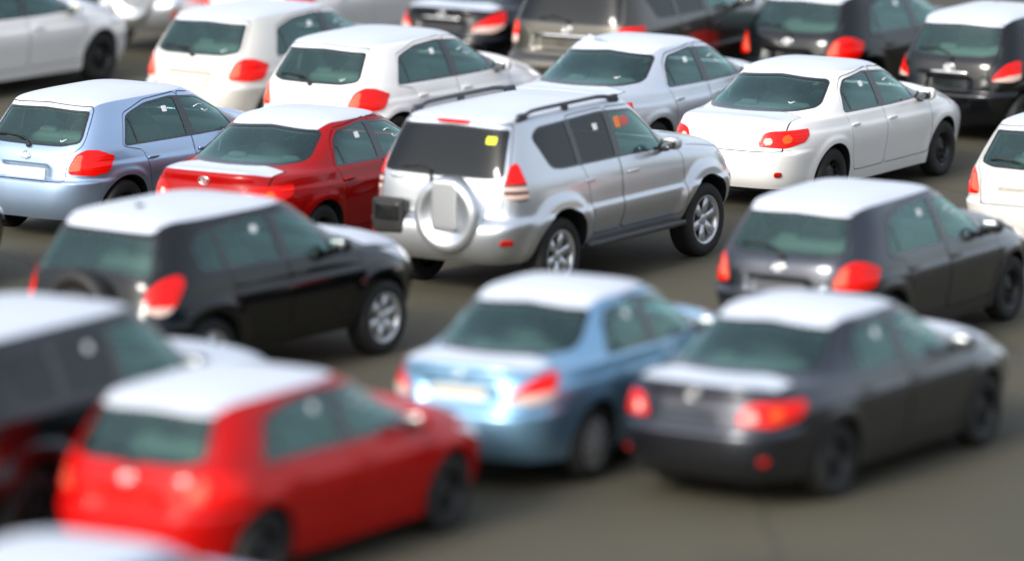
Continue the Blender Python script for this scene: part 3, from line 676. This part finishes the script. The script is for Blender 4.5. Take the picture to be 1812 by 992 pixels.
        for k in (0, 1):
            p, n = hand[k][0 if q > 0 else 1]; 
            add('handle', superell(p+n*.018, (.095, .016, .017), .6), 'handle', doors[k, q])
        mx, mz = sp['mirror']; yb = sp['rows'][8][4]
        cz = mz+.03
        mi = add('side_mirror', superell((mx, q*(yb+.13), cz+.01), (.075, .105, .07), .62, 24, 14, rotz(-q*.18)), 'mirrorcap')
        add('mirror_arm', tube([(mx+.07, q*(yb-.04), mz-.03), (mx+.02, q*(yb+.07), cz-.055)], (.045, .03), 8), 'rubber', mi)
        add('mirror_glass', superell((mx-.066+.0, q*(yb+.13)+.0, cz+.01), (.014, .088, .055), .6, 20, 10, rotz(-q*.18)), 'mirror', mi)
    wt, wr, wd = wheel_geo(sp['R'], sp['tw'], sp['rim'])
    for xa in (-wb/2, wb/2):
        for q in (1, -1):
            R = np.eye(3) if q < 0 else rotz(math.pi); c = np.array([xa, q*(sp['ty']-sp['tw']/2), sp['R']])
            # the wheel itself is the rim disc; the tyre sits on it
            w = add('wheel', (wd[0]@R.T+c, wd[1]), 'rubber')
            add('tyre', (wt[0]@R.T+c, wt[1]), 'tyre', w); add('rim', (wr[0]@R.T+c, wr[1]), 'rim', w)
    xr = min(r[0] for r in sp['rows']); xf = max(r[2] for r in sp['rows']); z0 = sp['rows'][0][5]
    cb = sp['cabz']
    def box(x0, x1, y, za, zb): return slab([(x0, -y, za), (x1, -y, za), (x1, y, za), (x0, y, za)], (0, 0, zb-za))
    add('underbody', join(box(-wb/2+.42, wb/2-.42, .78, z0-.01, z0+.12), box(wb/2-.415, xf-.22, .56, z0+.0, z0+.5), box(xr+.22, -wb/2+.415, .56, z0+.02, z0+.42)), 'rubber', None, None, False)
    # cabin
    for q in (1, -1):
        y = q*.36; R = roty(-.30)
        st = add('front_seat', superell((.10, y, .50+cb), (.27, .24, .09), .4), 'seat')
        add('backrest', superell((-.30, y, .80+cb), (.085, .235, .30), .45, 20, 12, R), 'seat', st)
        add('headrest', superell((-.42, y, 1.17+cb), (.05, .13, .085), .6, 16, 10, R), 'seat', st)
    xs = -.62 if sp['kind'] in ('hatch', 'sedan', 'belta') else -.6
    if sp['kind'] == 'yaris': xs = -.5
    R = roty(-.38)
    rs = add('rear_seat', superell((xs-.05, 0, .52+cb), (.27, .60, .10), .3), 'seat')
    add('backrest', superell((xs-.42, 0, .80+cb), (.09, .60, .27), .35, 24, 12, R), 'seat', rs)
    for q in (1, -1): add('headrest', superell((xs-.51, q*.33, 1.04+cb), (.045, .12, .06), .6, 16, 10, R), 'seat', rs)
    da = add('dashboard', superell((.86, 0, .84+cb), (.24, .66, .14), .45), 'lining')
    k = 24; sw = np.array([(.50+.06*math.sin(2*math.pi*i/k), .36+.18*math.cos(2*math.pi*i/k), .86+cb+.17*math.sin(2*math.pi*i/k)) for i in range(k+1)])
    add('steering_wheel', tube(sw, .016, 6, 1., (1, 0, 0)), 'rubber', da)
    add('luggage_cover', superell((min(xs-.85, -1.3) if g[0] == 'sr' else -1.35, 0, (.93 if g[0] == 'sr' else .985)+cb*.9), (.28, .6, .012), .3), 'rubber', body)
    def on(pn, w, h, t, out=.0, e=.25):
        p, n = pn; a, b2, n = frame_of(n); M = np.c_[a, b2, n]; return superell(p+n*out, (w, h, t), e, 24, 8, M)
    add('sticker', on(stk, .04, .034, .0012, .001, .2), 'sticker', doors[0, -1])
    if g[0] == 'sr' and stk2 is not None: add('inspection_sticker', on(stk2, .056, .040, .0012, .001, .2), 'yellow', gt)
    if sp['kind'] == 'prado':
        add('window_label', on(stk3[0], .055, .06, .0012, .001, .3), 'orange', doors[1, -1]); add('window_label', on(stk3[1], .075, .05, .0012, .001, .3), 'pinkred', doors[1, -1])
    else:
        if sp['kind'] in ('hatch', 'sedan'):
            q0 = [p+n*.003 for p, n in chalk]
            add('chalk_mark', tube([q0[0], q0[1]+np.array([0, 0, .012]), q0[2]], .005, 5), 'sticker', doors[1, -1]); add('chalk_mark', tube([q0[3], q0[4]+np.array([0, 0, -.012]), q0[5]], .006, 5), 'sticker', doors[1, -1])
        p, n = tick; a, b2, n = frame_of(n); p = p+n*.004
        add('tick_mark', tube([p-a*.035+b2*.008, p-a*.018-b2*.012, p+a*.035+b2*.024], .005, 5), 'sticker', gt)
    # small fittings
    if emb:
        p, n = emb; a, b2, n = frame_of(n); p = p+n*.002
        add('emblem', join(ell_ring(p, a, b2, n, .068, .047, .011), ell_ring(p, a, b2, n, .026, .045, .009), ell_ring(p+b2*.018, a, b2, n, .045, .022, .009)), 'chrome', gt)
    if plate: add('plate', on(plate, .255, .057, .006, .008, .12), 'plate', gt if g[0] == 'sr' or True else None)
    for (p, n), (a0, z1, w, h) in zip(refl, [a for a in sp['refl'] for _ in (1, -1)]): add('reflector', on((p, n), w, h, .008, .004, .6), 'refl', body)
    if wip is not None:
        pts = [p+n*.02 for p, n in wip]; arm = [pts[0]-np.array([0, 0, .01]), pts[1]+(pts[1]-pts[2])*.0+np.array([-.012, 0, 0]), pts[2]+np.array([-.012, 0, 0]), pts[3]+np.array([-.008, 0, 0])]
        wi = add('wiper', join(tube(arm, (.013, .011, .009, .007), 6), superell(pts[0], (.02, .03, .025), .7)), 'rubber', gt)
        add('wiper_blade', tube([p+n*.008 for p, n in wip[2:]], .012, 6), 'rubber', wi)
    if garn:
        add('garnish', tube([p+n*.008 for p, n in garn], [.006]+[.018]*7+[.006], 8, .5), 'garnish', gt)
    if sp['antenna']:
        x, y = sp['antenna']; p, n = s.at(x=x, y=y, z=3); add('antenna', join(superell(p+np.array([0, 0, .006]), (.05, .028, .016), .8), tube([p, p+np.array([-.07, 0, .07])], (.007, .004), 6)), 'rubber', body)
    if sp.get('rails'):
        for q in (1, -1):
            pts = []; xs_ = np.linspace(-1.78, .10, 15)
            for i, x in enumerate(xs_):
                h = .048*min(1, min(i, 14-i)/2.2)
                p, n = s.at(x=x, y=q*.62, z=1.78); pts.append((x, q*.625, p[2]+.012+h))
            r = add('roof_rail', tube(pts, .021, 8), 'rail')
            for x, w in ((-1.68, .09), (-.9, .05), (.0, .09)):
                p, n = s.at(x=x, y=q*.62, z=1.78); add('rail_foot', superell((x, q*.625, p[2]+.02), (w, .022, .04), .4, 16, 8), 'rail', r)
    if sp.get('spare'):
        y, z, r, dp = sp['spare']; p, n = s.at(sr=y, z=max(z, 1.0)); x0 = p[0]
        M = np.array([[0, 1, 0], [1, 0, 0], [0, 0, 1.]])   # lathe axis y -> x
        P, F = lathe_y([(r*.97, .03), (r, 0), (r*1.0, -dp*.6), (r*.965, -dp*.86), (r*.91, -dp), (r*.78, -dp*1.04), (r*.69, -dp*.98), (r*.64, -dp*.84), (.1, -dp*.84), (0, -dp*.84)], 56)
        P = P@M.T+np.array([x0, y, z]); c = add('spare_wheel_cover', (P, F), 'spare')
        if sp['kind'] == 'prado': add('cover_panel', superell((x0-dp*.84, y, z+.10), (.034, r*.40, r*.66), .22, 28, 12), 'spare', c)
        else: add('cover_panel', superell((x0-dp*.82, y, z), (.02, r*.5, r*.5), .8, 24, 10), 'spare', c)
    if sp['kind'] == 'prado':
        p, n = s.at(sr=.57, z=.80); p = p+np.array([-.02, 0, 0]); n = np.array([-1., 0, 0]); pp = add('plate_holder', on((p, n), .185, .175, .05, .0, .2), 'rubber', gt)
        p = p+np.array([-.03, 0, .04]); add('plate_recess', on((p, n), .145, .09, .03, .0, .2), 'gloss', pp)
        p, n = s.at(sr=.55, z=1.19); add('gate_handle', on((p, n), .075, .022, .02, .012, .4), 'handle', gt)
    if sp.get('brake'):
        p, n = s.at(sr=0, z=1.745); add('brake_light', superell(p+np.array([-.02, .0, .0]), (.03, .19, .017), .4), 'red', gt)
    if sp.get('steps'):
        for q in (1, -1): add('side_step', superell((0.02, q*.90, .43), (.92, .085, .03), .3, 28, 8), 'step')
    return parts, s
# ------------------------------------------------------------------ cars in the yard
def to_mesh(p):
    g = p['geo']
    if len(g) == 3:
        P, T, N = g; m = bpy.data.meshes.new(p['name'])
        m.vertices.add(len(P)); m.vertices.foreach_set('co', P.astype(np.float32).ravel())
        m.loops.add(T.size); m.loops.foreach_set('vertex_index', T.astype(np.int32).ravel())
        m.polygons.add(len(T)); m.polygons.foreach_set('loop_start', np.arange(0, T.size, 3, dtype=np.int32))
        m.polygons.foreach_set('use_smooth', np.ones(len(T), bool)); m.update(); m.validate()
        m.normals_split_custom_set_from_vertices(N.astype(np.float32))
    else: m = mesh_poly(p['name'], g[0], g[1], p['smooth'])
    m.materials.append(None); return m
_models = {}
def model(kind):
    if kind not in _models:
        parts, _ = build_model(SPECS[kind]())
        for p in parts: p['mesh'] = to_mesh(p)
        _models[kind] = parts
    return _models[kind]
def car(name, kind, x, y, yaw, col, label, cat, group, film='r', privacy=False, skip=(), rim=None, mats=None, scale=1.):
    """yaw in degrees clockwise from +Y; film: r roof, b bonnet, d boot deck"""
    root = link(bpy.data.objects.new(name, None)); root.location = (x, y, 0); root.rotation_euler = (0, 0, math.pi/2-math.radians(yaw)); root.empty_display_size = .3; root.scale = (scale,)*3
    root['label'] = label; root['category'] = cat; root['group'] = group
    pm = M[col]; sp = SPECS[kind]
    mm = dict(paint=pm, film=M['film'] if 'r' in film else pm, bfilm=M['film'] if 'b' in film else pm, dfilm=M['film'] if 'd' in film else pm, glass=M['glass'], rglass=M['dark'] if privacy else M['glass'],
        sglass_rear=M['dark'] if privacy else M['glass'], gloss=M['gloss'], red=M['lens_red'], clear=M['lens_clear'], amber=M['lens_amber'], smoke=M['lens_smoke'], headglass=M['headglass'], lining=M['lining'],
        handle=pm, mirrorcap=pm, rubber=M['rubber'], mirror=M['mirror'], tyre=M['tyre'], rim=M['steel'], seat=M['seat'], refl=M['reflector'], chrome=M['chrome'], plate=M['plate'], spare=pm, rail=M['rail'], step=M['step'], garnish=M['chrome'],
        sticker=M['sticker'], yellow=M['yellow'], orange=M['orange'], pinkred=M['pinkred'])
    if kind in ('prado', 'suv', 'rav'): mm['rim'] = M['alloy']
    if kind == 'belta': mm['rim'] = M['cover']
    if kind == 'hatch': mm['clear'] = M['lens_pink']
    for k, v in (mats or {}).items(): mm[k] = M[v]
    objs = []
    for p in model(kind):
        nm = p['name']
        if nm in skip or (nm == 'reflector' and kind in ('hatch', 'belta', 'yaris')): objs.append(None); continue
        if nm == 'bonnet_film' and 'b' not in film: nm = 'bonnet_skin'
        elif nm == 'boot_film': nm = 'boot_deck' if 'd' not in film else 'protective_film'
        elif nm == 'bonnet_film': nm = 'protective_film'
        o = link(bpy.data.objects.new(nm, p['mesh'])); o.parent = root if p['parent'] is None else objs[p['parent']]
        o.material_slots[0].link = 'OBJECT'; o.material_slots[0].material = mm[p['mat']]
        objs.append(o)
    return root
ROW = 'new cars parked in rows'
CARS = [
 ('hatchback_car', 'hatch', -2.781, 68.064, 33.12, 'pearl', 'pearl silver hatchback with blank number plate, beside the white hatchback', 'car', ROW, dict(film='r')),
 ('hatchback_car', 'hatch', -1.260, 65.394, 33.95, 'white', 'white hatchback directly behind the red sedan, small wing mirror showing', 'car', ROW, dict(film='r', skip=('plate',))),
 ('hatchback_car', 'hatch', -4.059, 60.461, 34.10, 'lightblue', 'light blue hatchback with white film on its roof, at the left edge', 'car', ROW, dict(film='r')),
 ('hatchback_car', 'hatch', 4.420, 70.148, 32.24, 'black', 'black hatchback with white roof film and bright emblem, behind the white sedan', 'car', ROW, dict(film='r', skip=('tick_mark','plate',))),
 ('hatchback_car', 'hatch', 6.288, 58.580, 31.61, 'pearl', 'white hatchback cut off by the right edge, blank plate showing', 'car', ROW, dict(film='r', skip=('tick_mark',))),
 ('hatchback_car', 'hatch', 3.481, 53.194, 30.72, 'grey', 'dark grey hatchback with white roof film, behind the dark grey sedan', 'car', ROW, dict(film='r', skip=('tick_mark','plate',))),
 ('hatchback_car', 'hatch', -1.893, 43.408, 32.15, 'red', 'red hatchback with white roof film, nearest car at lower left', 'car', ROW, dict(film='r', skip=('tick_mark','plate',))),
 ('sedan_car', 'sedan', 3.525, 62.803, 32.10, 'white', 'white sedan with black steel wheels, right of the silver off-roader', 'car', ROW, dict(film='rd', skip=('plate','emblem'))),
 ('sedan_car', 'sedan', 1.631, 64.921, 31.82, 'palesilver', 'pale silver sedan behind the silver off-roader and left of the white sedan', 'car', ROW, dict(film='rd')),
 ('sedan_car', 'sedan', -1.991, 58.726, 31.09, 'red2', 'red sedan with white film on roof and boot, beside the light blue hatchback', 'car', ROW, dict(film='rd', skip=('tick_mark',))),
 ('sedan_car', 'sedan', 2.685, 46.927, 32.50, 'grey', 'dark grey sedan with white film on roof and boot, nearest car at lower right', 'car', ROW, dict(film='rdb', skip=('tick_mark','plate',))),
 ('sedan_car', 'belta', 0.594, 47.603, 28.93, 'blue', 'sky blue sedan with white roof film, between red hatchback and dark grey sedan', 'car', ROW, dict(film='rd', mats=dict(garnish='blue'), skip=('tick_mark',))),
 ('sedan_car', 'belta', 0.220, 72.691, 31.50, 'black', 'black sedan with white boot film and chrome bar, at the top edge', 'car', ROW, dict(film='rd', skip=('tick_mark','plate',))),
 ('offroad_car', 'prado', 0.497, 57.093, 33.28, 'silver', 'silver off-roader with roof rails and spare wheel cover, in the centre', 'car', ROW, dict(film='r', privacy=True)),
 ('offroad_car', 'rav', -2.663, 51.472, 35.94, 'black', 'black off-roader with spare wheel and white film on roof and bonnet, left of centre', 'car', ROW, dict(film='rb', mats=dict(spare='rubber'), skip=('tick_mark',))),
 ('hatchback_car', 'yaris', 6.064, 67.549, 31.62, 'black', 'small black hatchback with chrome bar on its tailgate, upper right corner', 'car', ROW, dict(film='r', skip=('tick_mark','plate',))),
 ('hatchback_car', 'hatch', -6.722, 71.116, 36.53, 'white', 'white car at the left edge of which only the front half shows', 'car', ROW, dict(film='rb', skip=('plate',))),
 ('offroad_car', 'prado', -3.958, 76.122, 31.65, 'silver', 'silver off-roader at the top edge, only bumper and spare wheel showing', 'car', ROW, dict(film='r', privacy=True, skip=('window_label','inspection_sticker'))),
 ('hatchback_car', 'hatch', -2.506, 75.109, 31.69, 'white', 'white hatchback at the top edge, mostly hidden behind the silver hatchback', 'car', ROW, dict(film='rb', skip=('plate',))),
 ('offroad_car', 'prado', -3.694, 44.344, 32.64, 'black', 'black off-roader with dark rear windows behind the red hatchback', 'car', ROW, dict(film='rb', privacy=True, scale=1.02, mats=dict(rim='steel'), skip=('window_label','inspection_sticker','roof_rail','rail_foot'))),
 ('hatchback_car', 'hatch', -2.802, 36.991, 31.79, 'lightblue', 'car of which only the white filmed roof shows, lower left corner', 'car', ROW, dict(film='r')),
 ('hatchback_car', 'hatch', -6.80, 55.2, 31.8, 'black', 'black car at the left edge of which only the nose shows', 'car', ROW, dict(film='rb')),
 ('offroad_car', 'suv', 1.782, 69.629, 30.41, 'taupe', 'charcoal off-roader cut off by the top edge, behind the pale silver sedan', 'car', ROW, dict(film='r', privacy=True, skip=('tick_mark','plate',))),
]
FLEET = [car(*c[:9], **(c[9] if len(c) > 9 else {})) for c in CARS]
# a loose corner of roof film standing up on the pale silver sedan
ps = [o for o in FLEET if o['label'].startswith('pale silver')][0]
fp = np.array([(-.80, .10, 1.432), (-.70, .42, 1.428), (-.62, .60, 1.40), (-.75, .40, 1.50), (-.84, .24, 1.475)])
fl = link(bpy.data.objects.new('film_flap', mesh_poly('film_flap', *slab(fp, (.003, .001, .002)), False))); fl.parent = [c for c in ps.children if c.name.startswith('body')][0]; fl.data.materials.append(M['film'])
